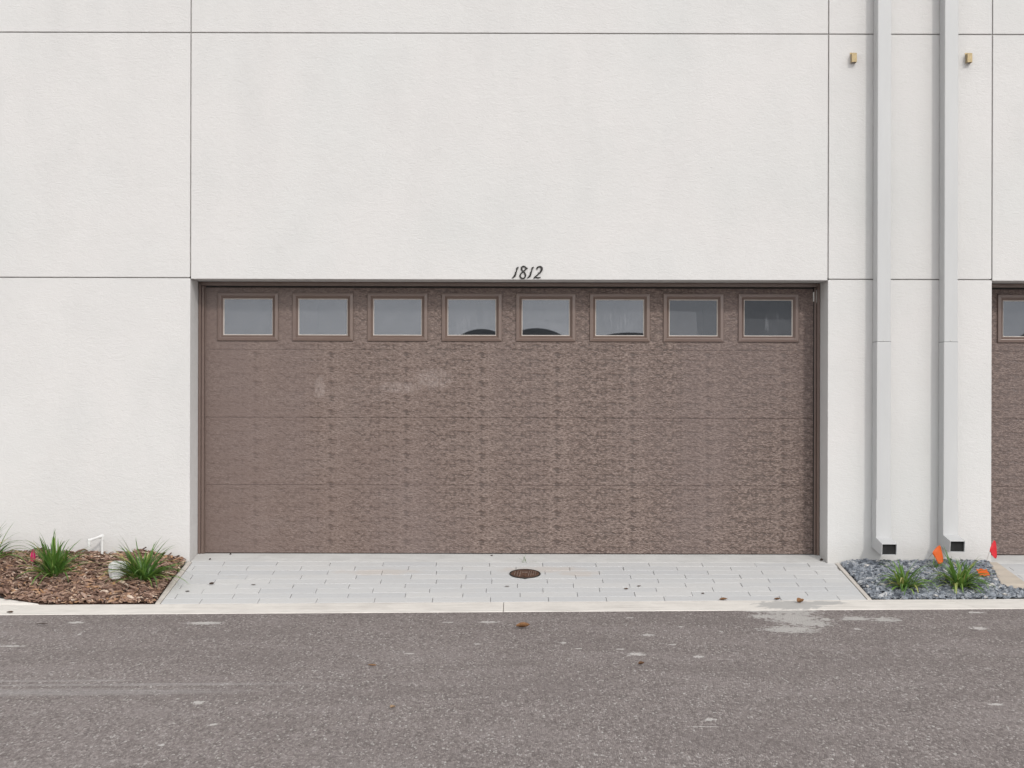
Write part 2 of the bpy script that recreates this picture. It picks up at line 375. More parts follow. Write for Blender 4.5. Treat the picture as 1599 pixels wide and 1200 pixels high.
def mat_pane(name, haze_amt, refl, arc=None, sc=None, box=None):
    """window acrylic: mirror sheen + grey haze that paints in reflections, arcs and patches included"""
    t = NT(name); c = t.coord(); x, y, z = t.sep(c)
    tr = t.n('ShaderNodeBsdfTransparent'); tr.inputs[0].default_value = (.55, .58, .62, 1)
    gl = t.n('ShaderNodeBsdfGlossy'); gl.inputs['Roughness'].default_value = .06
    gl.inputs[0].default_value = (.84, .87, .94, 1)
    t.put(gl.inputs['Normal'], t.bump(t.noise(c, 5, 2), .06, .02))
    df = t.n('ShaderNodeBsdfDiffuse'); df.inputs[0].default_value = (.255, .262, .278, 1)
    haze_noise = t.noise(t.map(c, (6, 1, 6), rot=(0, .5, 0)), 1.5, 5, .65, .7)
    f = t.math('MULTIPLY', t.ramp(haze_noise, [(.25, .62), (.75, 1.15)]), haze_amt)
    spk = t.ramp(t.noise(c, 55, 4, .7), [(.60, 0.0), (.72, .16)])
    f = t.math('ADD', f, t.math('MULTIPLY', spk, t.ramp(haze_noise, [(.4, .2), (.7, 1.0)])))
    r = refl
    if box:      # reflected rectangle painted in as a paler haze patch
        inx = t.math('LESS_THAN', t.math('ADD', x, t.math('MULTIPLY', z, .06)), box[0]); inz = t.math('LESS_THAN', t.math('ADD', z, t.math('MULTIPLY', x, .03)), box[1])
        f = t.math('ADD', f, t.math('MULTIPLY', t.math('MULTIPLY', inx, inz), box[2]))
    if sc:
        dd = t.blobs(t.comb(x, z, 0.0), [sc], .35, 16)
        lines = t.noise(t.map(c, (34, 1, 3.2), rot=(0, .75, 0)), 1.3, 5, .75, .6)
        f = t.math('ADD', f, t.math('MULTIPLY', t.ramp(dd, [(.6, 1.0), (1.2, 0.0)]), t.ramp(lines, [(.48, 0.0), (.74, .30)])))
    if arc:  # reflected arc painted in by cutting haze and sheen inside it
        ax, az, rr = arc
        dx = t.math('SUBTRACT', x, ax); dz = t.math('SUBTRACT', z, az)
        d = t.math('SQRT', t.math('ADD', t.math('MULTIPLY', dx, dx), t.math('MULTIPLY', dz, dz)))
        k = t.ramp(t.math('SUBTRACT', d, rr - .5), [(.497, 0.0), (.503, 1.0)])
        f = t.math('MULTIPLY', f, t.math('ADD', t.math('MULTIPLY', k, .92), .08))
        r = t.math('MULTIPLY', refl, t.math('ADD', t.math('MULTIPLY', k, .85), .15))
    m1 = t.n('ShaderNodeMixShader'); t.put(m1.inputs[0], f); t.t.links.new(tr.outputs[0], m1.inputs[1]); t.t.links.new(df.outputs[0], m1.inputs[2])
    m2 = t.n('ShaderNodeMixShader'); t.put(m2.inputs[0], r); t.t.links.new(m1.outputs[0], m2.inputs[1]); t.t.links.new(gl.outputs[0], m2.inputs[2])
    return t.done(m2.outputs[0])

# ------------------------------------------------------------------ ground, road, kerb
def sheet(name, mat, xs, ys, zf, kind='structure', off=0.0, th=0.0):
    m = MB(); nx, ny = len(xs), len(ys)
    vs = [(x, y, zf(x, y) + off) for y in ys for x in xs]
    fs = [(j*nx+i, j*nx+i+1, (j+1)*nx+i+1, (j+1)*nx+i) for j in range(ny-1) for i in range(nx-1)]
    m.add(vs, fs)
    o = m.build(name, mat, recalc=False); tag(o, kind=kind)
    if th:
        s = o.modifiers.new('thick', 'SOLIDIFY'); s.thickness = th; s.offset = -1
    return o
def lin(a, b, n): return [a + (b - a) * i / n for i in range(n + 1)]

M_earth = mat_simple('ground_earth', (.16, .145, .125), .95, .3, 1.5, .3, .01)
g = MB(); g.add([(-900,-900,-.42),(900,-900,-.42),(900,900,-.42),(-900,900,-.42)], [(0,1,2,3)]); tag(g.build('ground', M_earth), kind='structure')
YK1 = Y_KERB - W_KERB
random.seed(5)
road_x = lin(-40, -8, 4) + lin(-7.9, 7.9, 158) + lin(8, 40, 4)
def edge_y(x): return YK1 + .006 * math.sin(x * 9.1) + .005 * math.sin(x * 23.7 + 1) + .012 * math.sin(x * 1.1)
mb = MB(); ys = [0, -.05, -.2, -.5, -1.2, -2.5, -5, -9.4]
vs = []
for dy in ys:
    for x in road_x: vs.append((x, edge_y(x) + dy if dy > -.3 else YK1 + dy, ground_z(x, YK1 + dy) - .004))
nx = len(road_x)
mb.add(vs, [((j+1)*nx+i, (j+1)*nx+i+1, j*nx+i+1, j*nx+i) for j in range(len(ys)-1) for i in range(nx-1)])
tag(mb.build('road', M_asphalt, recalc=False), kind='structure')
# far side of the lane
sheet('pavement', M_kerb, lin(-40, 40, 8), [-14, -10.75], lambda x, y: -.15 + .0085 * max(-8, min(8, x)), off=.02, th=.3)

def prism(m, poly, zf, depth=.2, sub=6, tint=None):
    """flat-topped slab over a plan polygon (quads in strips: poly is a list of (left, right) pairs front to back)"""
    for (a, b), (c_, d) in zip(poly[:-1], poly[1:]):
        pts = [a, b, d, c_]
        top = [(p[0], p[1], zf(*p)) for p in pts]; bot = [(p[0], p[1], zf(*p) - depth) for p in pts]
        m.add(top + bot, [(0,1,2,3),(4,7,6,5),(0,4,5,1),(1,5,6,2),(2,6,7,3),(3,7,4,0)], tint)
# ribbon kerb in cast lengths with open joints
m = MB()
joints = [-12, -9, -6.2, -3.33, -.055, 3.02, 6.1, 9.2, 12.4]
for a, b in zip(joints[:-1], joints[1:]):
    xs = lin(a + .0012, b - .0012, 12)
    skew = .16 if abs(a + 3.33) < .1 else 0
    skew2 = .16 if abs(b + 3.33) < .1 else 0
    skr = -.12 if abs(b - 3.02) < .1 else 0
    skl = -.12 if abs(a - 3.02) < .1 else 0
    top = []
    for k, x in enumerate(xs):
        sb = (skew if k == 0 else 0) + (skew2 if k == len(xs) - 1 else 0)
        sr = (skl if k == 0 else 0) + (skr if k == len(xs) - 1 else 0)
        wob = .003 * math.sin(x * 5.3)
        top.append(((x - sb - sr, YK1 - .03), (x, Y_KERB + wob)))
    vs = []; fs = []
    for (f_, b_) in top:
        for p in (f_, b_):
            vs.append((p[0], p[1], ground_z(p[0], max(p[1], YK1)))); 
        for p in (f_, b_):
            vs.append((p[0], p[1], ground_z(p[0], max(p[1], YK1)) - .2))
    n = len(top)
    for i in range(n - 1):
        o = i * 4; q = o + 4
        fs += [(o, q, q+1, o+1), (o+2, o+3, q+3, q+2), (o, o+2, q+2, q), (o+1, q+1, q+3, o+3)]
    fs += [(0, 1, 3, 2), ((n-1)*4, (n-1)*4+2, (n-1)*4+3, (n-1)*4+1)]
    m.add(vs, fs)
# the road sheet must sit in front of the kerb: kerb front is hidden by the asphalt edge
ko = m.build('kerb', M_kerb, bevel=.006); tag(ko, kind='structure')
# flared concrete on the far left where the neighbouring apron begins
m = MB()
prism(m, [((-12, Y_KERB + .004), (-3.29, Y_KERB + .004)), ((-12, -.83), (-3.62, -.83)), ((-12, -.02), (-4.4, -.02))], lambda x, y: ground_z(x, y) + .006, .15)
tag(m.build('side_path', M_kerb, bevel=.006), kind='structure')

# threshold, paver apron, edging
for x0, x1 in ((-2.468, 2.421), (3.677, 8.57)):
    m = MB(); prism(m, [((x0, .018), (x1, .018)), ((x0, .24), (x1, .24)), ((x0, .55), (x1, .55))], ground_z, .2)
    tag(m.build('threshold', M_sill, bevel=.005), kind='structure')
def paving(x0, x1, rows, y1):
    m = MB(); y0 = .014; rh = (y0 - y1) / rows; L = .406
    for r in range(rows):
        ya = y0 - rh * r; yb = ya - rh
        x = x0 - (L * .5 if r % 2 else 0) - random.uniform(0, .05) - .12
        while x < x1:
            a, b = max(x, x0), min(x + L, x1)
            if b - a > .02:
                g_ = .0016; dz = random.uniform(-.0016, .0016); t = random.random()
                pts = [(a+g_, yb+g_), (b-g_, yb+g_), (b-g_, ya-g_), (a+g_, ya-g_)]
                top = [(p[0], p[1], ground_z(*p) + dz) for p in pts]; bot = [(p[0], p[1], ground_z(*p) - .05) for p in pts]
                m.add(top + bot, [(0,1,2,3),(4,7,6,5),(0,4,5,1),(1,5,6,2),(2,6,7,3),(3,7,4,0)], t)
            x += L
    o = m.build('driveway', M_paver, bevel=.0018, seg=1); tag(o, kind='structure')
    b = sheet('driveway_base', M_sand, lin(x0, x1, 12), lin(y1, y0, 4), ground_z, off=-.012)
paving(-2.448, 2.478, 9, Y_KERB + .003)
paving(3.725, 8.6, 9, Y_KERB + .003)
m = MB()
prism(m, [((-2.485, Y_KERB + .004), (-2.451, Y_KERB + .004)), ((-2.495, -.45), (-2.451, -.45)), ((-2.485, -.002), (-2.451, -.002))], lambda x, y: ground_z(x, y) + .004, .15)
prism(m, [((2.481, Y_KERB + .004), (2.512, Y_KERB + .004)), ((2.481, -.002), (2.512, -.002))], lambda x, y: ground_z(x, y) + .004, .15)
tag(m.build('driveway_edging', M_edge, bevel=.004), kind='structure')
m = MB()
prism(m, [((3.60, -.80), (3.722, -.80)), ((3.515, -.67), (3.722, -.67)), ((3.655, -.005), (3.722, -.005))], lambda x, y: ground_z(x, y) + .018, .2)
tag(m.build('bed_kerb', M_tan, bevel=.012), kind='structure')

# ------------------------------------------------------------------ townhouse
house = tag(empty('townhouse', (0, 0, 0)), 'white stucco townhouse with scored wall joints and brown garage doors', 'building')
gp = .004
X = [-9.0, -2.468, 2.421, 3.677, 8.57, 11.0]
Z2, Z4 = 2.170, 4.058
m = MB()
T = .38
def panel(x0, x1, z0, z1): m.box(x0, x1, 0, T, z0, z1)
for i in range(5):
    l = X[i] + gp if i else X[i]; r = X[i+1] - gp if i < 4 else X[i+1]
    if i in (1, 3):
        l2, r2 = X[i] + gp, X[i+1] - gp
        if i == 1: panel(l2, r2, Z2, Z4 - gp)
        else: panel(l2, r2, Z2, Z4 - gp)
    else:
        # lower panels run to the opening edge so the reveal stays clean
        panel(l - (gp if i else 0), r + (gp if i < 4 else 0), -.40, Z2 + .008 - gp); panel(l, r, Z2 + .008 + gp, Z4 - gp)
    panel(l, r, Z4 + gp, 7.6)
wall = m.build('wall', M_stucco, house, bevel=.004, seg=2)
m = MB()   # backing behind the scored joints, and the solid body of the house above the garages
m.box(-9.0, 11.0, .012 + .0, .37, Z4 - gp - .001, Z4 + gp + .001)
m.box(-9.0, 11.0, T + .002, .52, 2.34, 7.58)
m.box(-9.0, X[1] - .02, T + .002, 9, -.4, 2.34); m.box(X[2] + .02, X[3] - .02, T + .002, 9, -.4, 2.34); m.box(X[4] + .02, 11.0, T + .002, 9, -.4, 2.34)
m.box(-9.0, 11.0, .52, 9.0, 2.75, 7.58)
for xi in (1, 2, 3, 4): m.box(X[xi] - gp - .001, X[xi] + gp + .001, .013, .37, Z2 + .02, 7.58)
for a, b in ((-9.0, X[1] - .012), (X[2] + .012, X[3] - .012), (X[4] + .012, 11.0)): m.box(a, b, .0125, .37, Z2 + .008 - gp - .001, Z2 + .008 + gp + .001)
M_joint = mat_simple('joint_shadow_grey', (.30, .285, .275), .9, .2, 20)
m.build('inner_wall', M_joint, house)
m = MB(); m.box(-9.06, 11.06, -.06, 9.1, 7.62, 7.74)
m.build('coping', M_galv, house, bevel=.006)
for x0, x1 in ((X[1], X[2]), (X[3], X[4])):   # garage room behind each door
    m = MB(); a, b, c0, c1, z0, z1 = x0 - .01, x1 + .01, 0.53, 7.0, .05, 2.74
    m.add([(a,c0,z0),(b,c0,z0),(b,c1,z0),(a,c1,z0),(a,c0,z1),(b,c0,z1),(b,c1,z1),(a,c1,z1)], [(0,1,2,3),(4,7,6,5),(1,5,6,2),(2,6,7,3),(3,7,4,0)])
    m.build('garage_interior', M_room, house)

# garage door trim (stops and header) and door leaf
DY = .305                       # front face of the door leaf
def px(p): return (p - 800) / (FPX / (CAM_D + DY))
def pz(p): return CAM_H + (600 - p) / (FPX / (CAM_D + DY))
def door_trim(dx):
    m = MB()
    xl, xr = X[1] + dx, X[2] + dx
    zb = .0305
    for s, xe in ((1, xl), (-1, xr)):
        a, b = sorted((xe + s * .002, xe + s * .022)); m.box(a, b, .262, .44, zb, Z2 - .004)
        if s == 1:
            a, b = sorted((xe + s * .024, xe + s * .046)); m.box(a, b, .276, .3015, zb, Z2 - .035)
            a, b = sorted((xe + s * .048, xe + s * .054)); m.box(a, b, .284, .3015, zb, Z2 - .035)
        else:
            a, b = sorted((xe + s * .024, xe + s * .040)); m.box(a, b, .292, .3035, zb, Z2 - .035)
    m.box(xl + .023, xr - .023, .262, .44, Z2 - .032, Z2 - .002)
    return m.build('door_trim', M_paint, house, bevel=.002, seg=1)
door_trim(0); door_trim(X[3] - X[1])

FR = [(340, 435), (457, 552), (574, 668), (690, 784), (806, 899), (921, 1015), (1036, 1130), (1153, 1247)]
zf0, zf1 = pz(533.5), pz(458.5)
def garage_door(dx, mats, label):
    off = Vector((dx, 0, 0))
    m = MB()
    xl, xr = X[1] + .030, X[2] - .046
    zs = [(.0345, pz(758.4)), (pz(758.1), pz(653.1)), (pz(652.8), pz(547.1)), (pz(546.8), Z2 - .045)]
    for (z0, z1) in zs[:3]: m.box(xl, xr, DY, DY + .04, z0, z1)
    for (_, za_), (zb_, _) in zip(zs[:3], zs[1:]): m.box(xl, xr, DY + .0060, DY + .03, za_ - .004, zb_ + .004)
    z0, z1 = zs[3]
    # top section: grid with eight openings
    hx = [(px(a) + .022, px(b) - .022) for a, b in FR]
    gx = [xl] + [v for h in hx for v in h] + [xr]; gz = [z0, zf0 + .022, zf1 - .022, z1]
    for yy in (DY, DY + .04):
        vs = [(x, yy, z) for z in gz for x in gx]; n = len(gx); fs = []
        for j in range(3):
            for i in range(n - 1):
                if j == 1 and i % 2 == 1: continue
                q = (j*n+i, j*n+i+1, (j+1)*n+i+1, (j+1)*n+i); fs.append(q if yy == DY else q[::-1])
        m.add(vs, fs)
    m.add([(xl,DY,z0),(xr,DY,z0),(xr,DY+.04,z0),(xl,DY+.04,z0),(xl,DY,z1),(xr,DY,z1),(xr,DY+.04,z1),(xl,DY+.04,z1)], [(0,3,2,1),(4,5,6,7),(1,2,6,5),(0,4,7,3)])
    leaf = m.build('garage_door', M_door, house, bevel=.0020, seg=2, recalc=False); leaf.location = off
    if label: leaf['label'] = label
    for k, (a, b) in enumerate(FR):
        if dx and k > 1: break
        x0, x1, za, zb = px(a), px(b), zf0, zf1
        # moulded frame: outer lip, flat, inner chamfer down to the pane
        prof = [(0.0, DY + .001), (.0, DY - .011), (.003, DY - .014), (.023, DY - .017), (.026, DY - .016), (.047, DY + .007), (.047, DY + .02)]
        m = MB(); vs = []; fs = []
        for (d, yy) in prof: vs += [(x0+d, yy, za+d), (x1-d, yy, za+d), (x1-d, yy, zb-d), (x0+d, yy, zb-d)]
        for i in range(len(prof) - 1):
            for e in range(4):
                e2 = (e + 1) % 4; fs.append((i*4+e, i*4+e2, (i+1)*4+e2, (i+1)*4+e))
        m.add(vs, fs); fr = m.build('window_frame', M_paint, leaf)
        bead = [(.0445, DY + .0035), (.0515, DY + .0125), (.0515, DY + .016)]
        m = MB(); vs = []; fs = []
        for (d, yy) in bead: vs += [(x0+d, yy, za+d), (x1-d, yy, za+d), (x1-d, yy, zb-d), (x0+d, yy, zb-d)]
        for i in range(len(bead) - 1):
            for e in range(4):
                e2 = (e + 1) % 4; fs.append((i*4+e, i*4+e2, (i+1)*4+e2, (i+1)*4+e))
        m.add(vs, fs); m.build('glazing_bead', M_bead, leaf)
        m = MB(); m.box(x0 + .040, x1 - .040, DY + .0135, DY + .0185, za + .040, zb - .040)
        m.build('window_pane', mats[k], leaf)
    m = MB(); m.box(xl, xr, DY + .004, DY + .036, .0293, .0335); m.build('bottom_seal', M_seal, leaf)
    if not dx:
        m = MB(); m.box(xr + .006, xr + .026, DY - .012, DY - .006, pz(472), pz(452)); m.box(xr - .004, xr + .008, DY - .008, DY - .003, pz(470), pz(455))
        m.build('bracket', M_galv, leaf, bevel=.002)
    for a, b in ((xl - .03, xl - .001), (xr + .001, xr + .052)):
        m = MB(); m.box(a, b, DY + .002, DY + .03, .0295, Z2 - .045); m.build('side_seal', M_seal, leaf)
    m = MB(); m.box(xl, xr, DY + .004, DY + .035, Z2 - .0445, Z2 - .030); m.build('top_gap_shade', M_seal, leaf)  # dark strip standing in for the shaded gap under the header
    return leaf
cx = [(px(a) + px(b)) / 2 for a, b in FR]
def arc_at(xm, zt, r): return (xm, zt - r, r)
P = [mat_pane('pane_haze_a', .33, .085), mat_pane('pane_haze_b', .33, .085), mat_pane('pane_haze_c', .33, .083),
     mat_pane('pane_haze_d', .32, .080, arc_at(px(752), pz(514), .30), (cx[3] - .04, pz(510), .12, .09)),
     mat_pane('pane_haze_e', .31, .080, arc_at(px(838), pz(512.5), .40)),
     mat_pane('pane_haze_f', .25, .068, arc_at(px(985), pz(519), .9), (cx[5] + .03, pz(498), .16, .12)),
     mat_pane('pane_haze_g', .11, .038, box=(px(1088) + .06 * 1.9, pz(486) + .03 * 1.4, .14)), mat_pane('pane_haze_h', .06, .020, sc=(cx[7] + .05, pz(505), .14, .10), box=(px(1300), pz(497) + .03 * 1.9, .07))]
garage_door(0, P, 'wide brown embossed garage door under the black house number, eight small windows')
P2 = mat_pane('pane_haze_k', .12, .06, arc_at(px(436), pz(507), .6))
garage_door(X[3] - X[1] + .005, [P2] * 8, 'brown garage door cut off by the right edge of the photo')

# ------------------------------------------------------------------ house number
num = tag(empty('house_number', (.11, 0, Z2 + .06)), 'black italic metal house number 1812 above the garage door', 'house number')
def zoomp(u, v): return ((780 + u / 17.77 - 800) / 203.7, CAM_H + (600 - (405 + v / 17.77) - 1.0) / 203.7)
K = 17.77 * 203.7
def spline(pts, n=4):
    out = []
    for i in range(len(pts) - 1):
        p0 = pts[max(i-1, 0)]; p1 = pts[i]; p2 = pts[i+1]; p3 = pts[min(i+2, len(pts)-1)]
        for k in range(n):
            t = k / n
            out.append(tuple(.5 * (2*b + (c - a) * t + (2*a - 5*b + 4*c - d) * t*t + (3*b - a - 3*c + d) * t**3) for a, b, c, d in zip(p0, p1, p2, p3)))
    out.append(pts[-1]); return out
ONE = [(345, 518, 12), (385, 485, 30), (428, 440, 48), (455, 360, 34), (480, 290, 26), (484, 250, 42), (505, 222, 36), (530, 195, 18)]
EIGHT = [(662, 328, 30), (618, 275, 36), (618, 215, 40), (665, 182, 34), (722, 205, 32), (735, 245, 36), (700, 295, 32), (640, 345, 30), (588, 400, 34), (574, 460, 38), (605, 506, 34), (655, 518, 30), (705, 490, 34), (722, 430, 38), (700, 362, 34), (664, 330, 30)]
TWO = [(1052, 268, 22), (1040, 232, 36), (1082, 198, 32), (1140, 192, 38), (1174, 235, 48), (1155, 315, 44), (1085, 395, 30), (1010, 455, 28), (962, 505, 34)]
def numeral(strokes):
    m = MB()
    for st in strokes:
        sp = spline(st)
        m.tube([(*([zoomp(u, v)[0]]), -.008, zoomp(u, v)[1]) for u, v, _ in sp], [max(wd, 6) / K / 2 * 1.2 for _, _, wd in sp], 10, .55)
    xs = [p[0] for p in m.v]; xm = (min(xs) + max(xs)) / 2; zm = sum(p[2] for p in m.v) / len(m.v)
    m.tube([(xm, .002, zm), (xm, -.008, zm)], .003, 6)
    o = m.build('numeral', M_black, None, smooth=True)
    o.parent = num; o.matrix_parent_inverse = Matrix.Translation(-Vector(num.location))
numeral([ONE]); numeral([EIGHT, [(738, 232, 36), (765, 236, 30), (790, 236, 10)]]); numeral([[(u + 420, v, w_) for u, v, w_ in ONE]]); numeral([TWO, [(950, 508, 26), (1010, 486, 32), (1070, 500, 34), (1145, 484, 18)]])

# ------------------------------------------------------------------ downspouts
def downspout(xc, ztop_elbow, label):
    root = tag(empty('downspout', (xc, 0, .1)), label, 'downspout', 'downspouts on the stucco wall')
    hw = .052; yb, yf = -.012, -.140
    def piece(name, z0, z1, grow):
        m = MB(); m.box(-hw - grow, hw + grow, yf - grow, yb, z0 - .1, z1 - .1)
        return m.build(name, M_spout, root, bevel=.006, seg=2)
    zj1, zj2 = CAM_H + (600 - 533) * 10.415 / FPX, CAM_H + (600 - 779) * 10.415 / FPX
    piece('upper_pipe', zj1 - .05, 7.55, 0.0)
    piece('lower_pipe', zj2 - .04, zj1, .0022)
    for zz in (zj1, zj2):
        m = MB(); m.box(-hw - .0012, hw + .0012, yf - .0012, yb, zz - .1 + .0002, zz - .1 + .0042); m.build('seam_shade_ring', M_gap, root)  # dark ring painted in for the shadow gap at the joint
    # hollow elbow kicking outwards
    ze = ztop_elbow; g = .0044; t = .004
    outer = [(yf - g, zj2), (yf - g, ze), (-.309, ze - .026), (-.298, ze - .112), (yb, ze - .086), (yb, zj2)]
    m = MB(); vs = []
    x0, x1 = -hw - g, hw + g
    for x in (x0, x1): vs += [(x, y, z - .1) for y, z in outer]
    fs = [(0, 1, 7, 6), (1, 2, 8, 7), (3, 4, 10, 9), (4, 5, 11, 10), (0, 5, 4, 3, 2, 1), (6, 7, 8, 9, 10, 11), (0, 6, 11, 5)]
    # inside of the mouth
    inn = [(-.309, ze - .026 - t), (-.298, ze - .112 + t), (-.16, ze - .098 + t), (-.16, ze - .010 - t)]
    b = len(vs)
    for x in (x0 + t, x1 - t): vs += [(x, y, z - .1) for y, z in inn]
    fs += [(2, 8, b+4, b), (8, 9, b+5, b+4), (9, 3, b+1, b+5), (3, 2, b, b+1),
           (b, b+4, b+7, b+3), (b+1, b+2, b+6, b+5), (b, b+3, b+2, b+1), (b+4, b+5, b+6, b+7), (b+3, b+7, b+6, b+2)]
    m.add(vs, fs); m.build('elbow', M_spout, root, recalc=False)
    m = MB(); m.box(x0 + t + .0005, x1 - t - .0005, -.284, -.280, ze - .1105 - .1 + t, ze - .0220 - .1 - t); m.build('inside', M_dark, root)  # dark plate standing in for the shade inside the pipe mouth
    for zz in (zj1 + .012, zj2 + .014):
        m = MB(); m.tube([(.0, yf - .006, zz - .1), (.0, yf + .002, zz - .1)], .004, 8); m.build('rivet', M_galv, root)
    return root
downspout((1369.5 + 1391) / 2 * 10.415 / FPX - 800 * 10.415 / FPX + .002, .213, 'grey square downspout nearer the wide garage door')
downspout((1473.5 + 1495.5) / 2 * 10.415 / FPX - 800 * 10.415 / FPX + .004, .236, 'grey square downspout beside the orange flag, nearer the cut off door')

# ------------------------------------------------------------------ small tan wall brackets
def wall_bracket(xc, label):
    zc = CAM_H + (600 - 91) / 203.7
    root = tag(empty('wall_bracket', (xc, 0, zc)), label, 'wall bracket', 'small tan brackets high on the wall')
    m = MB(); hw, hh, d = .019, .035, .050
    # open-bottomed cover: front, sides, top
    m.box(-hw, hw, -d, -d + .004, -hh, hh); m.box(-hw, -hw + .004, -d + .0041, 0, -hh, hh); m.box(hw - .004, hw, -d + .0041, 0, -hh, hh)
    m.box(-hw + .0041, hw - .0041, -d + .0041, 0, hh - .004, hh)
    m.build('cover', M_brass, root, bevel=.001, seg=1)
    m = MB(); m.box(-hw - .004, hw + .004, -.003, .0005, hh - .002, hh + .012); m.build('mounting_plate', M_brass, root)
    m = MB(); m.box(-.010, .010, -.03, -.001, -hh + .012, -hh + .018); m.build('tongue', M_brass, root)
    m = MB(); m.tube([(0, -d - .002, hh - .012), (0, -d + .002, hh - .012)], .003, 8); m.build('screw', M_brass, root)
wall_bracket((1331 - 800) / 203.7, 'tan metal bracket on the wall beside the first downspout, nearer the wide door')
wall_bracket((1510.5 - 800) / 203.7, 'tan metal bracket on the wall just right of the second downspout')

# ------------------------------------------------------------------ cleanout cover in the pavers
cy, cxx = -.302, .100
sl_ = -kerb_z(0) / -Y_KERB
cov = tag(empty('cleanout_cover', (cxx, cy, ground_z(cxx, cy) + .006)), 'small round rusty iron cleanout cover set in the grey pavers', 'drain cover')
cov.rotation_euler = (math.atan2(-kerb_z(0), -Y_KERB), 0, 0)
def disc(m, r0, r1, z0, z1, n=48):
    vs = []; 
    for (r, z) in ((r0, z0), (r0, z1), (r1, z1), (r1, z0)):
        for k in range(n): vs.append((r * math.cos(2*math.pi*k/n), r * math.sin(2*math.pi*k/n), z))
    fs = []
    for j in range(4):
        j2 = (j + 1) % 4
        for k in range(n):
            k2 = (k + 1) % n; fs.append((j*n+k, j*n+k2, j2*n+k2, j2*n+k))
    m.add(vs, fs)
m = MB(); disc(m, .106, .117, -.05, .001); m.build('rim', M_black, cov, bevel=.001, seg=1)
m = MB(); disc(m, .0005, .1055, -.04, -.001)
m.build('lid', M_rust, cov)
M_worn = mat_simple('worn_iron', (.38, .30, .26), .35, .5, 60, .3, .002, metal=.8)
m = MB()
for k, xx in enumerate((-.075, -.055, -.035, .03, .045, .062, .078)):
    L = math.sqrt(max(.0, .098**2 - xx**2)) * random.uniform(.45, .8)
    a = .25
    m.add([(xx - .004 - a*L*.3, -L, -.003), (xx + .004 - a*L*.3, -L, -.003), (xx + .004 + a*L*.3, L, -.003), (xx - .004 + a*L*.3, L, -.003),
           (xx - .003 - a*L*.3, -L, .0025), (xx + .003 - a*L*.3, -L, .0025), (xx + .003 + a*L*.3, L, .0025), (xx - .003 + a*L*.3, L, .0025)],
          [(0,3,2,1),(4,5,6,7),(0,1,5,4),(1,2,6,5),(2,3,7,6),(3,0,4,7)])
for yy in (.04, .02): m.box(-.02, .02, yy - .004, yy + .004, -.003, .0025)
m.build('raised_rib', M_worn, cov)
m = MB(); disc(m, .001, .012, -.01, .002, 16); m.build('centre_boss', M_rust, cov)
m = MB(); m.tube([(0, -.07, -.004), (0, -.07, .003)], .012, 12); m.build('screw', M_rust, cov)

# ------------------------------------------------------------------ mulch, gravel
def bed_base(name_mat, m, x0, x1, zf, n=(30, 10), y0=Y_KERB, clip=None, tint=0.0):
    ys = lin(y0 + .002, -.001, n[1]); nx = n[0] + 1
    vs = [(x, y, zf(x, y)) for y in ys for x in lin(x0(y), x1(y), n[0])]
    m.add(vs, [(j*nx+i, j*nx+i+1, (j+1)*nx+i+1, (j+1)*nx+i) for j in range(n[1]) for i in range(n[0])], tint)
def left_limit(y): return -3.29 - (y + .96) / .13 * .33 if y < -.83 else -3.62 - (y + .83) / .79 * .7
def mulch_z(x, y):
    f = min(1, max(0, (y - Y_KERB) / -Y_KERB)); lump = .010 * math.sin(x * 7.1 + 2) * math.cos(y * 9) + .008 * math.sin(x * 17 + y * 13)
    side = min(1, max(0, (-2.495 - x) / .30)) ** .7
    return ground_z(x, y) * (1 - .42 * f * side) + (.006 + .052 * (f ** .8) * side) * (1 + 0) + lump * side * min(1, f * 5) + .004
random.seed(11)
m = MB(); bed_base(None, m, left_limit, lambda y: -2.497, lambda x, y: mulch_z(x, y) - .012, (60, 16), tint=.12)
cnt = 0
while cnt < 8200:
    x = random.uniform(-4.3, -2.50); y = random.uniform(Y_KERB - .004, -.006)
    if x < left_limit(y) + .02: continue
    if y > -.03 and random.random() < .3: continue
    cnt += 1
    L = random.choice((.028, .04, .055, .075, .10)) * random.uniform(.8, 1.25); W = random.uniform(.010, .028); H = random.uniform(.003, .008)
    if x > -2.75 and random.random() < .5: L *= .6
    ed = min(y - Y_KERB, -2.50 - x)
    if ed < .03: L = min(L, .03)
    a = random.gauss(0, .7) + (0 if random.random() < .7 else random.uniform(0, 3.14)); tl = random.gauss(0, .28); rl = random.gauss(0, .45)
    M = Matrix.Translation((x, y, mulch_z(x, y) + random.uniform(-.004, .014))) @ Matrix.Rotation(a, 4, 'Z') @ Matrix.Rotation(tl, 4, 'Y') @ Matrix.Rotation(rl, 4, 'X')
    bend = random.uniform(-.15, .25) * L; e = [random.uniform(.25, 1) for _ in range(4)]
    v = []
    for s, (xx, zz, ww) in enumerate(((-.5, 0, e[0]), (-.1, bend * .7, 1), (.3, bend * .8, e[2]), (.5, 0, e[3] * .6))):
        for (yy, hz) in ((-.5, 0), (.5, 0), (.5, 1), (-.5, 1)):
            v.append(M @ Vector((xx * L, yy * W * ww + random.uniform(-.001, .001), zz + hz * H)))
    f = [(3, 2, 1, 0), (12, 13, 14, 15)]
    for s in range(3):
        o = s * 4
        for k in range(4): k2 = (k + 1) % 4; f.append((o + k, o + k2, o + 4 + k2, o + 4 + k))
    m.add(v, f, min(1, max(0, random.gauss(.5, .26))))
tag(m.build('mulch', M_mulch, recalc=False), 'brown bark mulch heaped along the foot of the wall', 'mulch', kind='stuff')

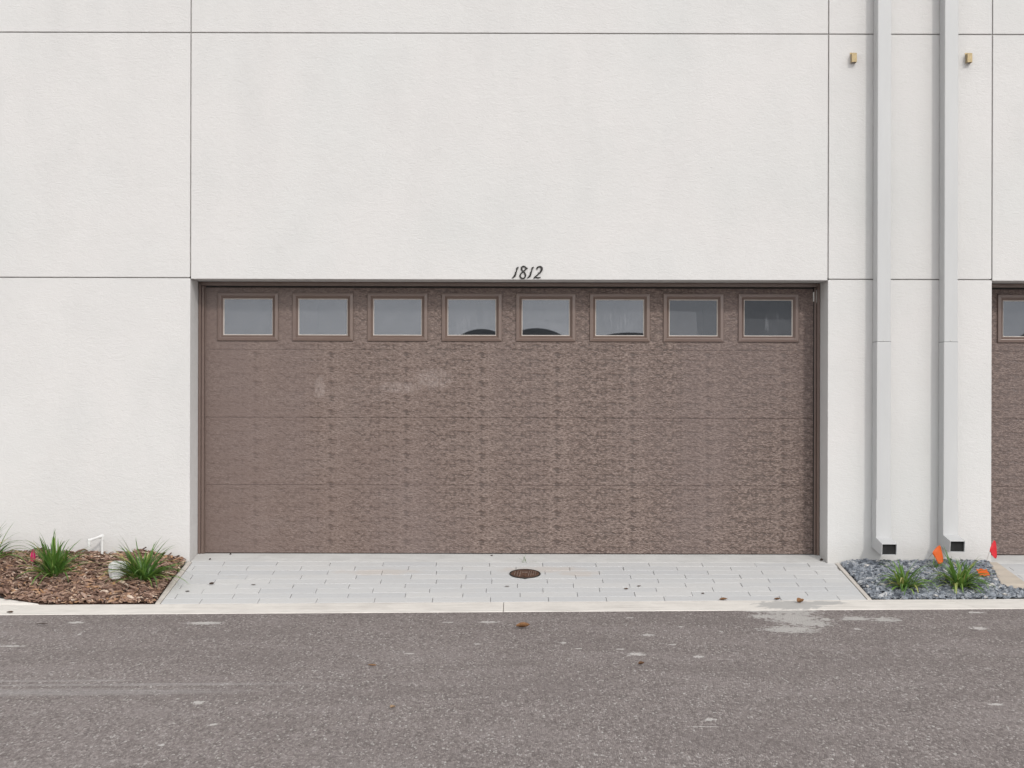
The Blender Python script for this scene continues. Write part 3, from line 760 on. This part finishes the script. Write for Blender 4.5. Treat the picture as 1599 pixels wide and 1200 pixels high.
def right_limit(y): return 4.2 if y < -.83 else (3.70 if y > -.80 else 3.70 + (-.80 - y) / .03 * .5)
def rock(m, c, s, tint):
    t = (1 + 5 ** .5) / 2
    V = [(-1,t,0),(1,t,0),(-1,-t,0),(1,-t,0),(0,-1,t),(0,1,t),(0,-1,-t),(0,1,-t),(t,0,-1),(t,0,1),(-t,0,-1),(-t,0,1)]
    F = [(0,11,5),(0,5,1),(0,1,7),(0,7,10),(0,10,11),(1,5,9),(5,11,4),(11,10,2),(10,7,6),(7,1,8),(3,9,4),(3,4,2),(3,2,6),(3,6,8),(3,8,9),(4,9,5),(2,4,11),(6,2,10),(8,6,7),(9,8,1)]
    rot = Matrix.Rotation(random.uniform(0, 6.28), 3, 'Z') @ Matrix.Rotation(random.gauss(0, .45), 3, 'X') @ Matrix.Rotation(random.gauss(0, .45), 3, 'Y')
    k = (s * random.uniform(.7, 1.25), s * random.uniform(.5, .9), s * random.uniform(.25, .48))
    vs = []
    for v in V:
        r = random.uniform(.72, 1.12) / 1.9
        vs.append(Vector(c) + rot @ Vector((v[0]*k[0]*r, v[1]*k[1]*r, v[2]*k[2]*r)))
    m.add(vs, F, tint)
def grav_z(x, y):
    f = min(1, max(0, (y - Y_KERB) / -Y_KERB)); side = min(1, max(0, (x - 2.512) / .12))
    return ground_z(x, y) + .004 + .016 * side * min(1, f * 4) + .008 * math.sin(x * 9) * math.sin(y * 11) * side * min(1, f * 4)
random.seed(3)
m = MB(); bed_base(None, m, lambda y: 2.514, right_limit, lambda x, y: grav_z(x, y) - .016, (40, 14))
cnt = 0
while cnt < 8000:
    x = random.uniform(2.522, 4.1); y = random.uniform(Y_KERB + .012, -.008)
    if y > -.81 and x > max(3.655 + (y + .005) * .21, 3.515 + max(0, -.67 - y) * .65) - .01: continue
    cnt += 1
    s = random.choice((.013, .017, .021, .026, .031)) * random.uniform(.85, 1.2)
    if min(y - Y_KERB, x - 2.512) < .025: s *= .6
    rock(m, (x, y, grav_z(x, y) + random.uniform(-.008, .008)), s, min(1, max(0, random.gauss(.5, .24))))
tag(m.build('gravel', M_gravel, recalc=False), 'blue grey slate gravel between the two driveways', 'gravel', kind='stuff')

# ------------------------------------------------------------------ plants
def clump(loc, n, hgt, spread, seed, label, cat='plant', group='strappy green plants by the wall', droop=1.0, pale=.0, dirs=None, wid=.0105, name='strap_leaf_plant'):
    rnd = random.Random(seed); m = MB()
    for i in range(n):
        inner = i / n
        a = rnd.uniform(0, 6.283); out = rnd.uniform(.15, 1.0)
        if dirs and rnd.random() < .6: a = rnd.choice(dirs) + rnd.gauss(0, .35)
        L = hgt * rnd.uniform(.75, 1.35); lean = out * spread
        el = math.pi / 2 - lean * .9; W = wid * rnd.uniform(.55, 1.15)
        b = Vector((rnd.gauss(0, .020), rnd.gauss(0, .016), -.015)); p = b.copy()
        segs = 9; pts = []; d = el
        cur = rnd.uniform(.04, .17) * droop * (0.5 + out)
        tw = rnd.gauss(0, .05)
        for s in range(segs + 1):
            pts.append(p.copy())
            dirv = Vector((math.cos(a) * math.cos(d), math.sin(a) * math.cos(d), math.sin(d)))
            p = p + dirv * (L / segs); d -= cur * (0.5 + s / segs * 1.3); a += tw
        tint = min(.88, max(0, rnd.gauss(.42 + pale, .22)))
        dead = rnd.random() < .09
        if dead: tint = rnd.uniform(.88, 1)
        vs = []
        side0 = Vector((-math.sin(a), math.cos(a), 0))
        for s, q in enumerate(pts):
            f = s / segs; ww = W * (0.7 + .6 * f if f < .35 else .91) * (1 - max(0, (f - .45) / .55) ** 1.4)
            nz = Vector((0, 0, ww * .35))
            q.y = min(q.y, -loc[1] - .004 - .002 * rnd.random())
            q.z = max(q.z, -.012)
            vs += [q - side0 * ww + nz, q - nz * .4, q + side0 * ww + nz]
        fs = []
        for s in range(segs):
            o = s * 3; fs += [(o, o+1, o+4, o+3), (o+1, o+2, o+5, o+4)]
        m.add(vs, fs, tint)
    o = m.build(name, M_grass, recalc=False, smooth=True); o.location = loc
    return tag(o, label, cat, group)
def on_px(u, v, zf):       # bed surface point under a photo position
    d = CAM_D
    for _ in range(300):
        x, y, z = (u - 800) * d / FPX, d - CAM_D, CAM_H + (600 - v) * d / FPX
        d += (z - zf(x, max(Y_KERB, min(-.01, y)))) * 1.5
    return (x, y, zf(x, y))
def on_mulch(x, y): return (x, y, mulch_z(x, y))
def on_grav(x, y): return (x, y, grav_z(x, y))
clump(on_px(-18, 886, mulch_z), 70, .33, .95, 21, 'strappy green plant cut off by the left edge of the photo')
clump(on_px(85, 903, mulch_z), 130, .31, 1.28, 22, 'strappy green plant in the mulch beside the pink flag')
clump(on_px(223, 910, mulch_z), 130, .305, 1.2, 23, 'strappy green plant in the mulch beside the white block')
clump(on_px(1415, 918, grav_z), 80, .24, 1.2, 24, 'smaller drooping green plant in the grey gravel, under the first downspout', droop=1.6, pale=.16)
clump(on_px(1500, 916, grav_z), 105, .25, 1.2, 25, 'fuller drooping green plant in the grey gravel beside the fallen orange flag', droop=1.6, pale=.16)
clump(on_px(270, 892, mulch_z), 40, .035, 1.5, 27, 'tiny green weed in the mulch at the driveway edge', 'weed', None, .4, .1, None, .006, 'weed')
clump(on_px(1462, 886, grav_z), 40, .09, 1.4, 28, 'pale wispy grass tuft against the wall behind the gravel plants', 'weed', None, 1.0, .35, None, .004, 'grass_tuft')
clump((.105, .012, ground_z(.1, .012) + .012), 7, .09, 1.3, 29, 'thin grass sprout at the garage threshold above the rusty cover', 'weed', None, 1.2, .1, [0.2, 3.0, -1.6], .0018, 'grass_sprout')

# ------------------------------------------------------------------ marking flags
def flag(base, top, cloth, mat, label, name='marking_flag'):
    root = tag(empty(name, base), label, 'marking flag', 'small utility marking flags')
    b = Vector(base); t = Vector(top) - b
    m = MB(); m.tube([(0, 0, -.02), t * .5 + Vector((.002, 0, 0)), t], .0013, 6); m.build('wire', M_wire, root)
    m = MB(); nu, nv = len(cloth[0]), len(cloth)
    vs = [Vector(p) - b for row in cloth for p in row]
    m.add(vs, [(j*nu+i, j*nu+i+1, (j+1)*nu+i+1, (j+1)*nu+i) for j in range(nv-1) for i in range(nu-1)])
    o = m.build('flag', mat, root, recalc=False, smooth=True)
    s = o.modifiers.new('sub', 'SUBSURF'); s.levels = 2; s.render_levels = 2
    s2 = o.modifiers.new('thick', 'SOLIDIFY'); s2.thickness = .0008
def wq(u, v, d): return wp(u, v, CAM_D + (d - 5.891) * 1.79)
def wp(u, v, depth):     # point seen at photo position (u, v) standing at a known distance from the camera
    return Vector(((u - 800) * depth / FPX, depth - CAM_D, CAM_H + (600 - v) * depth / FPX))
# orange: on a leaning wire
def cl(rows, d0, dd): return [[wq(u, v, d0 + dd * ((i + j) % 2) + .006 * i) for i, (u, v) in enumerate(r)] for j, r in enumerate(rows)]
flag(wq(1439, 884, 5.82), wq(1469, 848, 5.72),
     cl([[(1455.5, 862), (1462, 855), (1468.5, 848)], [(1460, 867), (1466, 861), (1470.5, 854)], [(1464, 874), (1470, 870), (1473, 865)], [(1466, 880), (1471, 879), (1475, 876)]], 5.715, .012),
     M_orange, 'orange flag on a leaning wire in the gravel, below the second downspout')
flag(wq(1537.5, 884, 5.80), wq(1553, 840, 5.74),
     cl([[(1545.5, 858), (1549, 850), (1552, 841)], [(1548, 862), (1552, 853), (1556, 843)], [(1551, 867), (1554, 860), (1557, 852)], [(1556, 872), (1557.5, 869), (1558, 865)]], 5.735, .010),
     M_red, 'red flag on a wire at the wall corner before the cut off garage door')
flag(wq(52, 884, 5.70), wq(53, 859, 5.70),
     cl([[(52, 860), (53, 859.5), (54, 860)], [(49.5, 866), (52.5, 866), (56, 866)], [(48, 873), (52, 874), (57, 873.5)], [(49, 880), (52.5, 879), (56, 880)]], 5.69, .010),
     M_pink, 'bright pink flag in the mulch beside a strappy green plant')
fb = on_px(1538, 902, grav_z); rnd = random.Random(9)
flag(fb, (fb[0] + .10, fb[1] - .05, fb[2] + .03),
     [[(fb[0] - .040 + .019 * i + rnd.uniform(-.008, .008), fb[1] - .03 + .028 * j + rnd.uniform(-.008, .008), fb[2] + .016 + .022 * ((i + j) % 2) + .012 * j) for i in range(5)] for j in range(4)],
     M_orange, 'crumpled orange flag lying on the gravel beside a green plant')

# ------------------------------------------------------------------ white pipe and block in the mulch
pb = wq(160.5, 884, 5.84)
pipe = tag(empty('vent_pipe', pb), 'white plastic pipe bent over like a hook above the mulch, close to the wall', 'pipe')
ptop = wq(160.5, 839, 5.84) - pb; pend = wq(140, 846, 5.78) - pb
m = MB(); m.tube([(0, 0, -.03), ptop], .0095, 14); m.build('riser', M_pvc, pipe, smooth=False)
m = MB(); m.tube([ptop + (ptop - pend).normalized() * .012, pend - (ptop - pend).normalized() * .012], .0095, 14); m.build('arm', M_pvc, pipe)
m = MB(); m.tube([pend + Vector((0, 0, .004)), pend + Vector((0, 0, -.045))], .0095, 14); m.build('outlet', M_pvc, pipe)
for c_ in (ptop, pend):
    m = MB()
    dirv = (pend - ptop).normalized() * (1 if c_ is ptop else -1)
    m.tube([c_ + Vector((0, 0, -.030)), c_ + Vector((0, 0, .002)), c_ + Vector((0, 0, .012))], [.0125, .0125, .008], 14)
    m.tube([c_ - dirv * .008, c_ + dirv * .028], .0123, 14)
    m.build('elbow', M_pvc, pipe)

bl = on_px(186, 904, mulch_z)
blk = tag(empty('concrete_block', bl, .25), 'chipped white block with a dark band half buried in mulch', 'block')
m = MB(); rnd = random.Random(4)
def lump(m, z0, z1, a0, a1, n=9, sq=.75):
    vs = []; prof = [(z0, a0), (z0 + (z1 - z0) * .5, (a0 + a1) / 2 + .003), (z1 - .006, a1), (z1, a1 * .85)]
    for z, a in prof:
        for k in range(n):
            an = 2 * math.pi * k / n; r = a * (1 + .10 * math.sin(3 * an + 1) + rnd.uniform(-.06, .06))
            vs.append((r * math.cos(an) * 1.12, r * math.sin(an) * .9, z + (rnd.uniform(-.006, .008) if z == z1 else 0)))
    fs = [tuple(range(n - 1, -1, -1)), tuple((len(prof)-1)*n + k for k in range(n))]
    for j in range(len(prof) - 1):
        for k in range(n): k2 = (k + 1) % n; fs.append((j*n+k, j*n+k2, (j+1)*n+k2, (j+1)*n+k))
    m.add(vs, fs)
lump(m, -.03, .060, .058, .068); m.build('base', M_plate, blk, bevel=.004)
m = MB(); lump(m, .068, .112, .068, .058); m.build('cap', M_plate, blk, bevel=.005)
m = MB(); lump(m, .059, .069, .062, .062); m.build('band', mat_simple('grey_band', (.28, .28, .28), .8), blk)

# ------------------------------------------------------------------ leaves and litter
def leaf(u, v, size, tint, label, curl=.5, rz=0.0, narrow=.5):
    # find the ground point below the photo position
    d = CAM_D
    for _ in range(150):
        p = wp(u, v, d); e = p.z - ground_z(p.x, p.y); d += e * 2.5 if d + e * 2.5 > 1 else 0
    p = wp(u, v, d); z = ground_z(p.x, p.y) + .003
    rnd = random.Random(int(u * 7 + v)); m = MB(); nu, nv = 7, 5; vs = []
    for i in range(nu):
        f = i / (nu - 1); wdt = math.sin(math.pi * min(1, f * .96 + .03)) ** .8 * size * narrow * .5
        for j in range(nv):
            g_ = j / (nv - 1) * 2 - 1
            vs.append(((f - .5) * size, g_ * wdt + .06 * size * math.sin(f * 5), abs(g_) ** 1.5 * wdt * curl * 1.3 + curl * .3 * size * (f - .4) ** 2 * 2 + rnd.uniform(0, .05) * size * curl + .001))
    m.add(vs, [(i*nv+j, (i+1)*nv+j, (i+1)*nv+j+1, i*nv+j+1) for i in range(nu-1) for j in range(nv-1)], tint)
    o = m.build('dry_leaf', M_leaf, recalc=False, smooth=True); o.location = (p.x, p.y, z); o.rotation_euler = (0, 0, rz)
    s = o.modifiers.new('thick', 'SOLIDIFY'); s.thickness = .0012
    tag(o, label, 'leaf', 'fallen leaves and bits on the paving')
leaf(818, 981, .085, .68, 'curled tan leaf on the asphalt below the rusty cover', .9, .1, .55)
leaf(583, 1041.5, .05, .80, 'orange brown leaf alone on the asphalt, left of the middle', .5, -.3, .4)
leaf(615, 1107, .03, .97, 'small pale tan leaf lowest on the asphalt', .7, .8, .8)
leaf(1003, 1038, .035, .35, 'small dark brown leaf on the asphalt near white spots', .8, .4, .7)
leaf(1131, 937, .06, .62, 'flat brown leaf on the kerb, furthest left of three there', .6, .3, .5)
leaf(1215, 936.5, .045, .40, 'dark thin leaf on the kerb, middle one of three', .9, .2, .4)
leaf(1251, 941, .05, .72, 'upturned triangular tan leaf on the kerb by the grey spill', 1.0, .5, .9)
leaf(67, 977.5, .075, .03, 'black stick lying on the asphalt at far left', .3, .2, .22)
leaf(17, 960, .05, .15, 'dark leaf on the concrete at the left edge', .6, -.1, .5)
leaf(332, 914.5, .042, .12, 'dark brown curled leaf on the left of the pavers', .8, .9, .5)
leaf(294, 926, .032, .05, 'small dark leaf near the left edge of the pavers', .5, .1, .4)
leaf(397, 915.5, .035, .10, 'thin greyish leaf on the pavers, right of the dark curled one', .4, -.2, .35)
leaf(361, 868, .016, .03, 'dark crumb on the threshold by the left door corner', .9, 0, .9)
leaf(329, 876, .016, .03, 'dark crumb where the pavers start at the left', .9, 0, .9)
leaf(769, 869, .022, .05, 'dark crumb on the threshold left of the grass sprout', .8, -.4, .5)
leaf(1284, 875.5, .024, .02, 'dark pebble like bit in the right corner of the threshold', 1.2, 0, .9)
leaf(979, 920.5, .03, .25, 'small brown leaf on the pavers, right of the cover', .6, 0, .5)
leaf(999, 916, .03, .2, 'thin brown leaf on the pavers, furthest right pair', .5, .2, .4)
leaf(1099, 927.5, .022, .12, 'tiny dark bit on the right part of the pavers', .7, 0, .6)
leaf(793, 917, .034, .15, 'thin grey brown leaf on the pavers below the cover', .5, -.1, .3)
